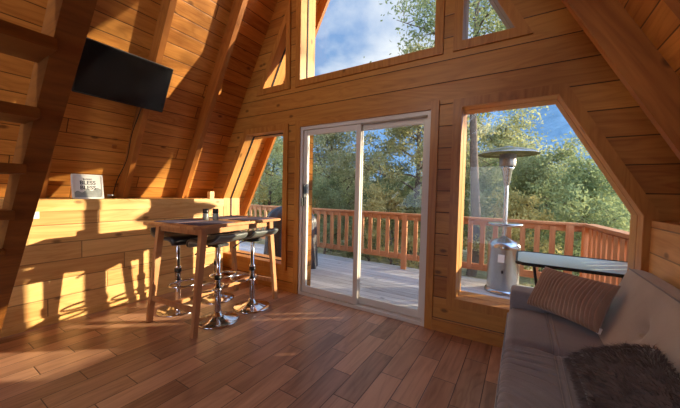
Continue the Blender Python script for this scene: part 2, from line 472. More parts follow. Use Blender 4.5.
# cable and outlet
def slp(Y, s, h): 
    X = Vector((math.cos(ANG), 0, math.sin(ANG))); Z = Vector((math.sin(ANG), 0, -math.cos(ANG)))
    return Vector((-b_, Y, 0)) + X * s + Z * h
cb = MB(); pts = []
for i in range(25):
    u = i / 24; s = s_bot - .02 - u * (s_bot - 1.33)
    pts.append(slp(-1.262 - .012 * math.sin(u * 9) - .02 * u, s, .14 - .11 * u + .01 * math.sin(u * 14)))
cb.tube(pts, .005, 6)
tag(cb.build('power_cord', M['cord']), 'thin black cord dangling down the rafter below the television', 'cord')
ob = MB(); s = ysgn(-1)
a, e = yb(-1.39, -1.35); ob.box(1.93, 1.97, a, e, 0, .02, bev=.003)
oo = ob.build('outlet_box', M['raft']); place_slope(oo, -1)
tag(oo, 'small brown outlet box on the slanted planks under the television', 'outlet')
sw = thing('light_switch', 'white switch plate on the pale plank wall beside the stair', 'switch', (KX, -2.035, 1.03))
MB().box(0, .006, -.036, .036, -.058, .058, bev=.002).build('switch_plate', M['white'], sw)
MB().box(.006, .011, -.012, .012, -.025, .025, bev=.001).build('rocker', M['white'], sw)

# ------------------------------------------------------------------ sign and jars on the ledge
sg = thing('framed_sign', 'small white framed sign with grey lettering leaning on the ledge', 'sign', (-2.17, -1.625, KH), 0)
T = Matrix.Rotation(-.17, 4, 'Y')
MB().box(-.008, .006, -.112, .112, .004, .236, M=T).build('sign_board', M['white'], sg)
f = MB()
for a in ((-.125, -.110, 0, .248), (.110, .125, 0, .248), (-.125, .125, 0, .014), (-.125, .125, .234, .248)):
    f.box(-.012, .014, a[0], a[1], a[2], a[3], M=T, bev=.002)
f.build('sign_frame', M['white'], sg)
art = MB()
art.grid(lambda u, v: T @ Vector((.0066, -.105 + .21 * u, .014 + v * (.05 + .045 * u + .012 * math.sin(u * 17)))), 24, 3, False)
art.build('printed_foliage', M['greyart'], sg)
def text_mesh(txt, size, name, mat, parent, mat4):
    c = bpy.data.curves.new(name, 'FONT'); c.body = txt; c.size = size; c.align_x = 'CENTER'; c.extrude = .0006; c.offset = size * .02
    o = bpy.data.objects.new('tmp', c); COL.objects.link(o)
    me = bpy.data.meshes.new_from_object(o.evaluated_get(bpy.context.evaluated_depsgraph_get()))
    bpy.data.objects.remove(o)
    me.transform(mat4); me.materials.clear(); me.materials.append(mat)
    o = bpy.data.objects.new(name, me); COL.objects.link(o); o.parent = parent; return o
BASE = Matrix(((0, 0, 1, .0075), (1, 0, 0, 0), (0, 1, 0, 0), (0, 0, 0, 1)))
for txt, size, z in (('BLESSED', .02, .192), ('BLESS', .052, .146), ('BLESS', .052, .096)):
    text_mesh(txt, size, 'lettering', M['ink'], sg, T @ Matrix.Translation((0, 0, z)) @ BASE)
def small_jar(loc, label, name='glass_jar', r=.024, hgt=.05, lid=.018, lidmat='dark', body='jar', cat='jar', group=None):
    j = thing(name, label, cat, loc, 0, group)
    MB().lathe([(0, .001), (r * .95, .001), (r, .005), (r, hgt * .8), (r * .82, hgt), (0, hgt)], n=24).build('jar_body', M[body], j)
    MB().lathe([(0, hgt - .001), (r * .98, hgt - .001), (r, hgt + lid * .3), (r * .92, hgt + lid), (0, hgt + lid)], n=24).build('lid', M[lidmat], j)
    return j
small_jar((-2.17, -1.44, KH), 'small clear glass jar on the ledge right of the sign', r=.03, hgt=.035, lid=.012, lidmat='silver')
tag(MB().box(-2.19, -2.13, -.31, -.24, KH, KH + .10, bev=.003).build('wood_block', M['kneetrim']), 'small upright wood block on the ledge near the window corner', 'block')

# ------------------------------------------------------------------ bar table
TC = (-1.156, -.846); TR = .094
tb = thing('bar_table', 'tall wooden bar table with splayed legs by the plank wall', 'table', (TC[0], TC[1], 0), TR)
TH = .95
MB().box(-.352, .352, -.57, .57, TH - .026, TH, bev=.004).build('tabletop', M['table'], tb)
for sx_ in (-1, 1):
    for sy_ in (-1, 1):
        g = MB(); g.beam((sx_ * .316, sy_ * .535, 0), (sx_ * .30, sy_ * .435, TH - .026), .036, .045, up=(0, 1, 0), w2=.045, h2=.06)
        g.build('leg', M['tableleg'], tb)
for sy_ in (-1, 1):
    y = sy_ * .512
    MB().box(-.30, .30, y - .013, y + .013, .20, .245, bev=.002).build('cross_rail', M['tableleg'], tb)
    MB().box(-.285, .285, sy_ * .44 - .012, sy_ * .44 + .012, TH - .09, TH - .026).build('apron', M['tableleg'], tb)
MB().box(-.022, .022, -.50, .50, .205, .240, bev=.002).build('stretcher', M['table'], tb)
for sx_ in (-1, 1):
    MB().box(sx_ * .285 - .012, sx_ * .285 + .012, -.43, .43, TH - .085, TH - .026).build('apron', M['table'], tb)
RT = Matrix.Translation((TC[0], TC[1], TH)) @ Matrix.Rotation(TR, 4, 'Z')
for lx, ly, lab in ((-.17, -.30, 'plum placemat on the wall side of the bar table, nearer the stair'), (.17, -.28, 'plum placemat on the room side of the bar table, nearer the camera'),
                    (-.17, .26, 'plum placemat on the wall side of the bar table, nearer the window'), (.17, .28, 'plum placemat on the room side of the bar table, nearer the window')):
    mt = MB().box(-.14, .14, -.2, .2, 0, .004, bev=.0015).build('placemat', M['mat'])
    mt.matrix_world = RT @ Matrix.Translation((lx, ly, .0))
    tag(mt, lab, 'placemat', 'placemats on the bar table')
small_jar((-1.19, -.985, TH + .001), 'black lidded glass shaker on the bar table, left of the pair', 'shaker', .029, .075, .042, body='shell', group='shakers on the bar table', cat='shaker')
small_jar((-1.15, -.90, TH + .001), 'black lidded glass shaker on the bar table, right of the pair', 'shaker', .029, .075, .042, body='shell', group='shakers on the bar table', cat='shaker')

# ------------------------------------------------------------------ stools
def make_stool():
    r = thing('bar_stool', None, None)
    MB().lathe([(0, 0), (.195, 0), (.197, .006), (.185, .013), (.12, .024), (.07, .042), (.04, .065), (.031, .09), (0, .09)], n=48).build('base', M['chrome'], r)
    MB().lathe([(.028, .07), (.028, .44), (.033, .44), (.033, .46), (.02, .465), (.02, .72)], n=20).build('pole', M['chrome'], r)
    MB().lathe([(.032, .40), (.034, .402), (.034, .438), (.028, .44)], n=20).build('collar', M['dark'], r)
    fr = MB()
    ring = []
    for i in range(28):
        a = -PI * .86 + 2 * PI * .86 * i / 27
        ring.append((.125 + .115 * math.cos(a), .15 * math.sin(a), .30))
    fr.tube([(.025, 0, .30)] + [ring[0]] + ring[1:-1] + [ring[-1]] + [(.025, 0, .30)], .0095, 8)
    fr.lathe([(.029, .28), (.036, .28), (.036, .32), (.029, .32)], n=20)
    fr.build('footrest', M['chrome'], r)
    def prof(u):
        P = [(.205, -.055), (.195, -.015), (.15, .004), (.06, .0), (-.04, .002), (-.11, .018), (-.155, .035), (-.185, .06), (-.20, .082)]
        t = u * (len(P) - 1); i = min(int(t), len(P) - 2); f = t - i
        p0 = P[max(i - 1, 0)]; p1 = P[i]; p2 = P[i + 1]; p3 = P[min(i + 2, len(P) - 1)]
        c = lambda k: .5 * (2 * p1[k] + (p2[k] - p0[k]) * f + (2 * p0[k] - 5 * p1[k] + 4 * p2[k] - p3[k]) * f * f + (-p0[k] + 3 * p1[k] - 3 * p2[k] + p3[k]) * f ** 3)
        return c(0), c(1)
    def sheet(th0, th1, inset, SZ=.765):
        NU, NV = 36, 14
        def pt(u, v, th):
            x, z = prof(u); x2, z2 = prof(min(1, u + .01)); x1, z1 = prof(max(0, u - .01))
            dx, dz = x2 - x1, z2 - z1; L = math.hypot(dx, dz); nx, nz = (dz / L, -dx / L)
            w = .19 - inset - .02 * (abs(u - .5) * 2) ** 3
            y = (v - .5) * 2
            e = 1 - max(0, abs(y) - .85) / .15 * .35
            e2 = 1 - max(0, abs(u - .5) * 2 - .92) / .08 * .4
            tt = th * e * e2 if th > 0 else th
            return (x + nx * tt, y * w, SZ + z + nz * tt + .008 * y * y)
        mb = MB(); o = [[pt(i / NU, j / NV, th1) for j in range(NV + 1)] for i in range(NU + 1)]; q = [[pt(i / NU, j / NV, th0) for j in range(NV + 1)] for i in range(NU + 1)]
        vs = [p for row in o for p in row] + [p for row in q for p in row]; n = (NU + 1) * (NV + 1); W = NV + 1
        fs = []
        for i in range(NU):
            for j in range(NV):
                a = i * W + j; fs.append((a, a + 1, a + W + 1, a + W)); fs.append((n + a, n + a + W, n + a + W + 1, n + a + 1))
            fs.append((i * W, (i + 1) * W, n + (i + 1) * W, n + i * W)); fs.append((i * W + NV, n + i * W + NV, n + (i + 1) * W + NV, (i + 1) * W + NV))
        for j in range(NV):
            fs.append((j, n + j, n + j + 1, j + 1)); a = NU * W + j; fs.append((a, a + 1, n + a + 1, n + a))
        mb.add(vs, fs, True); return mb
    sgn = -1
    sheet(0.0, .034, 0).build('seat_cushion', M['leather'], r)
    sheet(-.014, -.0005, .003).build('seat_shell', M['shell'], r)
    lv = MB(); lv.tube([(.0, .02, .735), (.02, .14, .725), (.03, .19, .70)], .005, 8); lv.tube([(.03, .185, .702), (.035, .225, .675)], .009, 8)
    lv.build('lever', M['dark'], r)
    MB().box(-.07, .07, -.07, .07, .722, .75, bev=.004).build('seat_plate', M['dark'], r)
    return r
stools = [(-.93, -1.02, PI + .12, 'chrome pedestal bar stool on the room side of the table, nearest the camera'),
          (-.93, -.60, PI + .05, 'chrome pedestal bar stool on the room side of the table, beside the door'),
          (-1.49, -1.10, .0, 'chrome pedestal bar stool between table and plank wall, nearest the stair'),
          (-1.45, -.67, -.05, 'chrome pedestal bar stool between table and plank wall, deepest under the tabletop')]
s0 = make_stool()
for i, (x, y, a, lab) in enumerate(stools):
    o = s0 if i == 0 else copy_tree(s0)
    o.location = (x, y, 0); o.rotation_euler = (0, 0, a); tag(o, lab, 'stool', 'bar stools around the bar table')

# ------------------------------------------------------------------ sofa
def fabric(name, c1, c2, sheen=.3, sc=260):
    t = NT(name); tc = t.new('ShaderNodeTexCoord')
    n = t.noise(tc.outputs['Object'], sc, 2); n2 = t.noise(tc.outputs['Object'], 5, 4)
    t.setp(Base_Color=t.ramp(t.math('ADD', t.math('MULTIPLY', n, .4), t.math('MULTIPLY', n2, .6)), [(.3, c1), (.7, c2)]), Roughness=.85)
    t.b.inputs['Sheen Weight'].default_value = sheen; t.b.inputs['Sheen Roughness'].default_value = .4
    t.bump(n, .15, .002); return t.m
M['sofa'] = fabric('taupe_microfibre', srgb(122, 118, 122), srgb(150, 145, 146))
M['sofaback'] = fabric('light_taupe_microfibre', srgb(170, 160, 148), srgb(192, 181, 168))
M['thread'] = plain('pale_stitching', srgb(190, 178, 166), .8)
sofa = thing('sofa', 'grey taupe upholstered sofa along the right wall under the window', 'sofa')
SX0, SXJ, SZ = 1.475, 1.96, .435
SYF, SYN = -.245, -2.35
MB().box(SX0 + .03, 2.2, SYN + .03, -.07, .10, .30, bev=.01).build('base', M['sofa'], sofa)
def seat(u, v):
    # u across (x), v along (y); wraps the front edge down
    y = SYF + (SYN - SYF) * v
    s = u * 1.0
    L1, L2, R = .14, .02, .045
    tot = L1 + R * PI / 2 + (2.02 - SX0 - R)
    d = s * tot
    if d < L1: x = SX0; z = SZ - R - L1 + d; nx, nz = -1, 0
    elif d < L1 + R * PI / 2:
        a = (d - L1) / R; x = SX0 + R - R * math.cos(a); z = SZ - R + R * math.sin(a); nx, nz = -math.cos(a), math.sin(a)
    else: x = SX0 + R + (d - L1 - R * PI / 2); z = SZ; nx, nz = 0, 1
    h = 0
    # cross seams dividing the seat into sections
    for ys in (-.85, -1.66):
        yy = ys - .10 * max(0, (1.75 - x)) * 0
        dd = abs(y - yy)
        h -= .020 * math.exp(-(dd / .022) ** 2)
        # gathered wrinkles on the near side of the seam, fanning towards the front edge
        yn = (yy - y)
        if 0 < yn < .75 and x < 1.74:
            fx = max(0, min(1, (1.74 - x) / .12))
            ph = (yn - .42 * (x - 1.45) * (.4 + yn * 1.6)) * 105 + 2.2 * math.sin(x * 11 + yn * 7)
            h += (.008 * math.sin(ph) * (.6 + .4 * math.sin(yn * 31)) - .020 * (1 - abs(math.sin(ph * .43 + 1 + x * 3))) ** 5) * fx * math.exp(-yn / .55) * min(1, yn / .03)
        # tuft where the seams meet
        h -= .022 * math.exp(-(((x - 1.71) / .05) ** 2 + ((y - yy) / .05) ** 2))
    # stitched long seam
    h -= .006 * math.exp(-((x - 1.71) / .008) ** 2) + .004 * math.exp(-((x - 1.735) / .006) ** 2)
    # crown of every pad
    h += .012 * math.sin(PI * max(0, min(1, (x - SX0) / .55)))
    # ends
    e = min(v, 1 - v) * abs(SYN - SYF)
    if e < .03: h -= (.03 - e) * .6
    return (x + nx * h, y, z + nz * h)
sc = MB(); sc.grid(seat, 110, 420)
st_ = sc.build('seat_cushion', M['sofa'], sofa, fix=True)
# piping at the front edge
pp = MB(); pp.tube([(SX0 - .003, SYF - .01 + (SYN - SYF) * i / 40, SZ - .05 + .003 * math.sin(i)) for i in range(41)], .005, 6); pp.build('piping', M['sofa'], st_)
# stitching lines
for xx in (1.702, 1.728):
    sm = MB(); y = -.27
    while y > SYN + .05:
        z = seat(((xx - SX0 - .045) + .14 + .045 * PI / 2) / (.14 + .045 * PI / 2 + 2.02 - SX0 - .045), (y - SYF) / (SYN - SYF))[2]
        sm.box(xx - .0008, xx + .0008, y - .006, y, z - .0005, z + .0012); y -= .009
    sm.build('stitching', M['thread'], st_)
# arm at the window end
def rbox(name, x0, x1, y0, y1, z0, z1, r, mat, parent, seg=4):
    bm = bmesh.new(); bmesh.ops.create_cube(bm, size=1)
    for v in bm.verts: v.co = Vector(((x0 + x1) / 2 + v.co.x * (x1 - x0), (y0 + y1) / 2 + v.co.y * (y1 - y0), (z0 + z1) / 2 + v.co.z * (z1 - z0)))
    bmesh.ops.bevel(bm, geom=bm.edges[:], offset=r, segments=seg, affect='EDGES', profile=.5)
    for f in bm.faces: f.smooth = True
    me = bpy.data.meshes.new(name); bm.to_mesh(me); bm.free(); me.materials.append(mat)
    o = bpy.data.objects.new(name, me); COL.objects.link(o); o.parent = parent; return o
rbox('arm', SX0 + .005, 2.0, -.24, -.035, .12, .555, .03, M['sofa'], sofa)
# backrest with tufts
def back(u, v):
    """u along y, v around the section from the seat, up the front face, over the top, down the rear"""
    y = -.225 + (SYN + .225) * u
    P = [(1.93, .40), (2.0, .55), (2.075, .72), (2.105, .80), (2.135, .825), (2.20, .815), (2.235, .79), (2.245, .70), (2.245, .30)]
    t = v * (len(P) - 1); i = min(int(t), len(P) - 2); f = t - i
    p0 = P[max(i - 1, 0)]; p1 = P[i]; p2 = P[i + 1]; p3 = P[min(i + 2, len(P) - 1)]
    c = lambda k: .5 * (2 * p1[k] + (p2[k] - p0[k]) * f + (2 * p0[k] - 5 * p1[k] + 4 * p2[k] - p3[k]) * f * f + (-p0[k] + 3 * p1[k] - 3 * p2[k] + p3[k]) * f ** 3)
    x, z = c(0), c(1)
    d = 0
    if v < .5:
        for ty in (-.76, -1.28, -1.80, -2.22):
            r2 = ((y - ty) / .05) ** 2 + ((z - .62) / .045) ** 2
            d += .045 * math.exp(-r2) + .02 * math.exp(-r2 / 8)
            # creases running out of every tuft
            if abs(y - ty) < .22:
                for sl in (-.35, .5):
                    d += .012 * math.exp(-((z - .62 - sl * (y - ty)) / .012) ** 2) * math.exp(-abs(y - ty) / .12)
    e = min(u, 1 - u) * abs(SYN + .225)
    if e < .04:
        k = 1 - math.sqrt(max(0, 1 - (1 - e / .04) ** 2))
        x = x + (2.19 - x) * .22 * k; z = z - .03 * k * (1 if z > .6 else 0)
    return (x + d * .92, y, z - d * .35)
bk = MB(); bk.grid(back, 200, 60)
for u in (0, 1):
    ring = [back(u, j / 40) for j in range(41)]
    cx = sum(p[0] for p in ring) / 41; cz = sum(p[2] for p in ring) / 41
    vs = ring + [(cx, ring[0][1], cz)]
    bk.add(vs, [(j, j + 1, 41) for j in range(40)] + [(40, 0, 41)], False)
bo = bk.build('backrest', M['sofaback'], sofa)
pp = MB(); pp.tube([(2.118, -.24 + (SYN + .24) * i / 40, .823) for i in range(41)], .004, 6); pp.build('piping', M['sofa'], bo)
for ty in (-.76, -1.28, -1.80, -2.22):
    MB().lathe([(0, .006), (.008, .004), (.012, 0)], n=12).build('button', M['sofaback'], bo).matrix_local = Matrix.Translation((2.055, ty, .59)) @ Matrix.Rotation(-1.2, 4, 'Y')
for (x, y) in ((1.5, -.12), (2.12, -.12), (1.5, -2.2), (2.12, -2.2)):
    MB().lathe([(0, 0), (.018, 0), (.026, .11), (0, .11)], n=12).build('leg', M['dark'], sofa).location = (x, y, 0)

# ------------------------------------------------------------------ cushions
def frame_from(bl, br, tl):
    X = (Vector(br) - Vector(bl)); W = X.length; X.normalize(); Yv = Vector(tl) - Vector(bl); Yv -= X * Yv.dot(X); H = Yv.length; Yv.normalize()
    Z = X.cross(Yv); R = Matrix((X, Yv, Z)).transposed().to_4x4(); R.translation = Vector(bl) + X * W / 2 + Yv * H / 2
    return R, W, H
def pillow_pt(u, v, s, W, H, T, rib=0, nr=20):
    x = (u - .5) * 2; y = (v - .5) * 2
    ex = 1 - x ** 4; ey = 1 - y ** 4
    puff = (max(0, (1 - x * x)) ** .45) * (max(0, (1 - y * y)) ** .45)
    pinch_x = 1 - .05 * (1 - y * y) * 0 - .07 * (1 - (y * y)) * abs(x) ; pinch_y = 1 - .07 * (1 - x * x) * abs(y)
    z = s * T / 2 * puff
    if rib:
        z += s * rib * (abs(math.sin(u * nr * PI + .5 * math.sin(v * 4)))) * min(1, puff * 3)
        z += s * .006 * math.sin(v * 9 + u * 5) * puff
    return Vector((x * W / 2 * pinch_x, y * H / 2 * pinch_y, z))
M['cord_brown'] = fabric('brown_ribbed_plush', srgb(132, 100, 80), srgb(182, 148, 122), .6, 400)
R1, W1, H1 = frame_from((1.585, -.235, .475), (1.935, -.555, .475), (1.71, -.13, .745))
pw = thing('ribbed_cushion', 'brown ribbed rectangular cushion leaning in the window corner of the sofa', 'cushion', (1.8, -.33, .46))
def world_child(mb, name, mat, parent, mw, **k):
    o = mb.build(name, mat, parent, **k); bpy.context.view_layer.update()
    o.matrix_world = mw; return o
bpy.context.view_layer.update()
a = MB(); a.grid(lambda u, v: pillow_pt(u, v, 1, W1, H1, .13, .012, 19), 176, 40); a.grid(lambda u, v: pillow_pt(u, v, -1, W1, H1, .13, .012, 19), 176, 40)
PR = Matrix.Translation((0, 0, 0))
world_child(a, 'cushion_cover', M['cord_brown'], pw, R1)
a = MB(); a.box(W1 / 2 - .012, W1 / 2 + .008, -H1 / 2 + .0, -H1 / 2 + .035, -.002, .002); world_child(a, 'care_tag', M['white'], pw, R1)
# shaggy cushion
M['fur'] = fabric('dark_fur', srgb(66, 56, 55), srgb(104, 91, 88), .5, 120)
M['furhair'] = plain('fur_strands', srgb(104, 91, 88), .55, noise=.5, nscale=18)
R2, W2, H2 = frame_from((1.765, -1.52, .49), (1.75, -1.02, .49), (2.05, -1.50, .62))
fp = thing('shaggy_cushion', 'dark brown shaggy fur cushion lying against the sofa back', 'cushion', (1.9, -1.28, .46))
bpy.context.view_layer.update()
a = MB(); a.grid(lambda u, v: pillow_pt(u, v, 1, W2, H2, .16), 40, 40); a.grid(lambda u, v: pillow_pt(u, v, -1, W2, H2, .16), 40, 40)
world_child(a, 'cushion_body', M['fur'], fp, R2)
hair = MB(); rr = random.Random(3)
for k in range(15000):
    u, v = rr.random(), rr.random()
    s = 1 if rr.random() < .8 else -1
    if k % 5 == 0:
        if rr.random() < .5: u = rr.choice((.004, .996))
        else: v = rr.choice((.004, .996))
    p = pillow_pt(u, v, s, W2, H2, .16); pu = pillow_pt(min(1, u + .01), v, s, W2, H2, .16); pv = pillow_pt(u, min(1, v + .01), s, W2, H2, .16)
    n = (pu - p).cross(pv - p)
    if n.length < 1e-9: n = Vector((0, 0, 1))
    n.normalize(); n = n if n.z * s > 0 else -n
    if u < .02 or u > .98: n = Vector(((u - .5) * 2, 0, .3 * s)).normalized()
    if v < .02 or v > .98: n = Vector((0, (v - .5) * 2, .3 * s)).normalized()
    cl = Vector((math.sin(u * 23 + v * 9), math.cos(v * 19 - u * 7), 0)) * .5
    flow = (Vector((.25, -.9, 0)) + cl + Vector((rr.gauss(0, .4), rr.gauss(0, .4), rr.gauss(0, .15))))
    L = .022 + .016 * rr.random()
    d1 = (n * .8 + flow * .5).normalized() * L * .5; d2 = (n * .25 + flow * .9).normalized() * L * .6
    wv = d1.cross(Vector((rr.random() - .5, rr.random() - .5, rr.random() - .5))).normalized() * .0013
    hair.add([p - wv, p + wv, p + d1 + wv * .7, p + d1 - wv * .7, p + d1 + d2], [(0, 1, 2, 3), (3, 2, 4)])
ho = world_child(hair, 'fur_pile', M['furhair'], fp, R2, fix=False); ho['kind'] = 'stuff'

# ------------------------------------------------------------------ deck
DZ = -.10
RY = 2.40
MB().prism([(-5.2, WT + .02), (2.75, WT + .02), (2.40, RY + .12), (-5.2, RY + .12)], 'z', DZ - .04, DZ).build('deck_floor', M['deck'], kind='structure')
MB().prism([(-5.2, RY + .08), (2.4, RY + .08), (2.4, RY + .12), (-5.2, RY + .12)], 'z', DZ - .26, DZ - .04).build('deck_fascia', M['railx'], kind='structure')
def railing(p0, p1, label, posts, step=.18, bw=.068, rails=(.06, .16), end_bal=0):
    p0 = Vector((p0[0], p0[1], DZ)); p1 = Vector((p1[0], p1[1], DZ)); L = (p1 - p0).length; ang = math.atan2(p1.y - p0.y, p1.x - p0.x)
    r = thing('deck_railing', label, 'railing', p0, ang)
    MB().box(0, L, -.07, .07, .985, 1.02, bev=.004).build('top_rail', M['railx'], r)
    MB().box(0, L, -.019, .019, .90, .985).build('upper_rail', M['railx'], r)
    MB().box(0, L, -.019, .019, .17, .27).build('bottom_rail', M['railx'], r)
    for x in posts: MB().box(x - .045, x + .045, -.045 - .035, -.019, 0, .985, bev=.003).build('post', M['rail'], r)
    x = step / 2
    while x < L - .03:
        if all(abs(x - q) > .07 for q in posts): MB().box(x - bw / 2, x + bw / 2, -.019 - .03, -.019, .20, .96).build('baluster', M['rail'], r)
        x += step
    return r
railing((-5.2, RY), (2.30, RY), 'long redwood stained deck railing seen through the door and right window', [.05, 2.5, 4.93, 7.30])
railing((2.31, RY - .02), (2.58, .30), 'short redwood stained side railing meeting the corner behind the glass table', [.06, 2.03], step=.15, bw=.105)

# patio heater
hx, hy = 1.33, 2.02
ht = thing('patio_heater', 'tall stainless mushroom patio heater on the deck behind the window', 'heater', (hx, hy, DZ))
MB().lathe([(0, 0), (.235, 0), (.24, .02), (.22, .05), (.2, .06), (0, .06)]).build('base', M['steel'], ht)
MB().lathe([(.205, .06), (.205, .62), (.21, .64), (.205, .68), (.17, .73), (.06, .775), (.035, .80), (0, .80)]).build('tank_housing', M['steel'], ht)
MB().box(-.06, .02, -.208, -.204, .45, .56).build('label_plate', M['white'], ht)
MB().box(-.012, .012, -.212, -.203, .30, .34).build('door_latch', M['dark'], ht)
MB().lathe([(.03, .78), (.03, 1.56)], n=20).build('pole', M['steel'], ht)
MB().lathe([(0, .955), (.21, .955), (.225, .965), (.225, .985), (.21, .99), (0, .99)]).build('shelf', M['steel'], ht)
MB().lathe([(.03, 1.52), (.045, 1.56), (.065, 1.72), (.085, 1.76), (.085, 1.79), (.06, 1.79)]).build('burner_cone', M['steel'], ht)
M['mesh'] = plain('burner_mesh', srgb(168, 160, 154), .45, .8, noise=.5, nscale=120)
MB().lathe([(.10, 1.79), (.105, 1.80), (.105, 1.96), (.08, 1.97)]).build('burner_mesh', M['mesh'], ht)
MB().lathe([(0, 2.075), (.06, 2.075), (.065, 2.06), (.2, 2.04), (.33, 2.0), (.385, 1.965), (.39, 1.96), (.33, 1.985), (.2, 2.02), (0, 2.04)], n=56).build('reflector', M['steel'], ht)

# glass patio table
tt = thing('patio_table', 'glass topped patio table with dark rim outside the right window', 'table', (2.0, .63, DZ), 0)
def octo(w, d, c): return [(-w + c, -d), (w - c, -d), (w, -d + c), (w, d - c), (w - c, d), (-w + c, d), (-w, d - c), (-w, -d + c)]
MB().prism(octo(.49, .33, .05), 'z', .762, .772).build('glass_top', M['tglass'], tt)
o_, i_ = octo(.502, .342, .055), octo(.485, .325, .048)
rim = MB(); n = 8
vs = [(p[0], p[1], z) for z in (.752, .778) for poly in (i_, o_) for p in poly]
for i in range(n):
    j = (i + 1) % n
    rim.add([vs[k] for k in (i, j, n + j, n + i)], [(0, 1, 2, 3)]); rim.add([vs[2 * n + k] for k in (i, j, n + j, n + i)], [(0, 1, 2, 3)])
    rim.add([vs[n + i], vs[n + j], vs[3 * n + j], vs[3 * n + i]], [(0, 1, 2, 3)]); rim.add([vs[i], vs[j], vs[2 * n + j], vs[2 * n + i]], [(0, 1, 2, 3)])
rim.build('rim', M['iron'], tt, fix=False)
for sx_ in (-1, 1):
    for sy_ in (-1, 1):
        MB().tube([(sx_ * .38, sy_ * .27, 0), (sx_ * .30, sy_ * .2, .35), (sx_ * .36, sy_ * .24, .752)], .012, 8).build('leg', M['iron'], tt)

# covered grill
gc = thing('covered_grill', 'barbecue grill under a black fabric cover on the deck left of the door', 'grill', (-2.12, 1.35, DZ))
def cov(u, v):
    a = 2 * PI * u; z = 1.12 * v
    k = (1 - .10 * v) if v < .72 else math.sqrt(max(0, 1 - ((v - .72) / .28) ** 2)) * .93
    fold = 1 + .05 * math.sin(a * 9 + v * 3) * (1 - v) + .02 * math.sin(a * 17)
    ca, sa = math.cos(a), math.sin(a); q = (abs(ca) ** 3.2 + abs(sa) ** 3.2) ** (-1 / 3.2)
    return (.54 * ca * q * k * fold, .30 * sa * q * k * fold, z)
MB().grid(cov, 96, 40).build('grill_cover', M['cover'], gc)
for x in (-.42, .42):
    MB().tube([(x, -.03, .03), (x, .03, .03)], .03, 14).build('wheel', M['dark'], gc)

# ------------------------------------------------------------------ terrain and trees
def ground_z(x, y):
    d = max(0, y - 2.5)
    z = -.75 - .10 * d + .08 * math.sin(x * .9 + 1) + .06 * math.sin(y * 1.3)
    if y > 26:
        z = ground_z(x, 25.9) + (y - 26) ** 1.0 * .02
    return z
t = NT('forest_floor'); tc = t.new('ShaderNodeTexCoord')
n = t.noise(tc.outputs['Object'], 2.2, 6, .65); t.setp(Base_Color=t.ramp(n, [(.3, srgb(104, 100, 62)), (.5, srgb(160, 146, 104)), (.7, srgb(198, 184, 146))]), Roughness=.95); t.bump(n, .6, .1)
M['ground'] = t.m
g = MB(); xs = [-60 + i * 1.0 for i in range(101)]; ys = [-8 + j * .8 for j in range(80)]
vs = [(x, y, ground_z(x, y)) for x in xs for y in ys]; W = len(ys)
g.add(vs, [(i * W + j, (i + 1) * W + j, (i + 1) * W + j + 1, i * W + j + 1) for i in range(len(xs) - 1) for j in range(W - 1)], True)
g.build('ground', M['ground'], kind='structure')
# forested mountain, distance haze painted in as a blue-grey base colour
t = NT('hazed_mountain'); tc = t.new('ShaderNodeTexCoord')
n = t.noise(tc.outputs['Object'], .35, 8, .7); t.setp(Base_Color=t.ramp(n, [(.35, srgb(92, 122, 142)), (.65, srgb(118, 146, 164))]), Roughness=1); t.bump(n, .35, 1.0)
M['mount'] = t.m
def ridge(az):
    return 58 + 7 * math.sin(az * 3.1 + .5) + 4 * math.sin(az * 8.3) + 1.5 * math.sin(az * 27)
def mt(u, v):
    az = -1.9 + 2.3 * u; D = 55 + 130 * v
    hgt = ridge(az) * (math.sin(v * PI / 2) ** 1.2) * (1 if u < .93 else 1 - ((u - .93) / .07) ** 2) + 2.2 * math.sin(az * 40 + v * 13) * math.sin(v * 20 + az * 11) * v - 8 * (1 - v)
    return (1.5 + D * math.sin(az), D * math.cos(az), hgt)
MB().grid(mt, 220, 60).build('mountain', M['mount'], kind='structure')

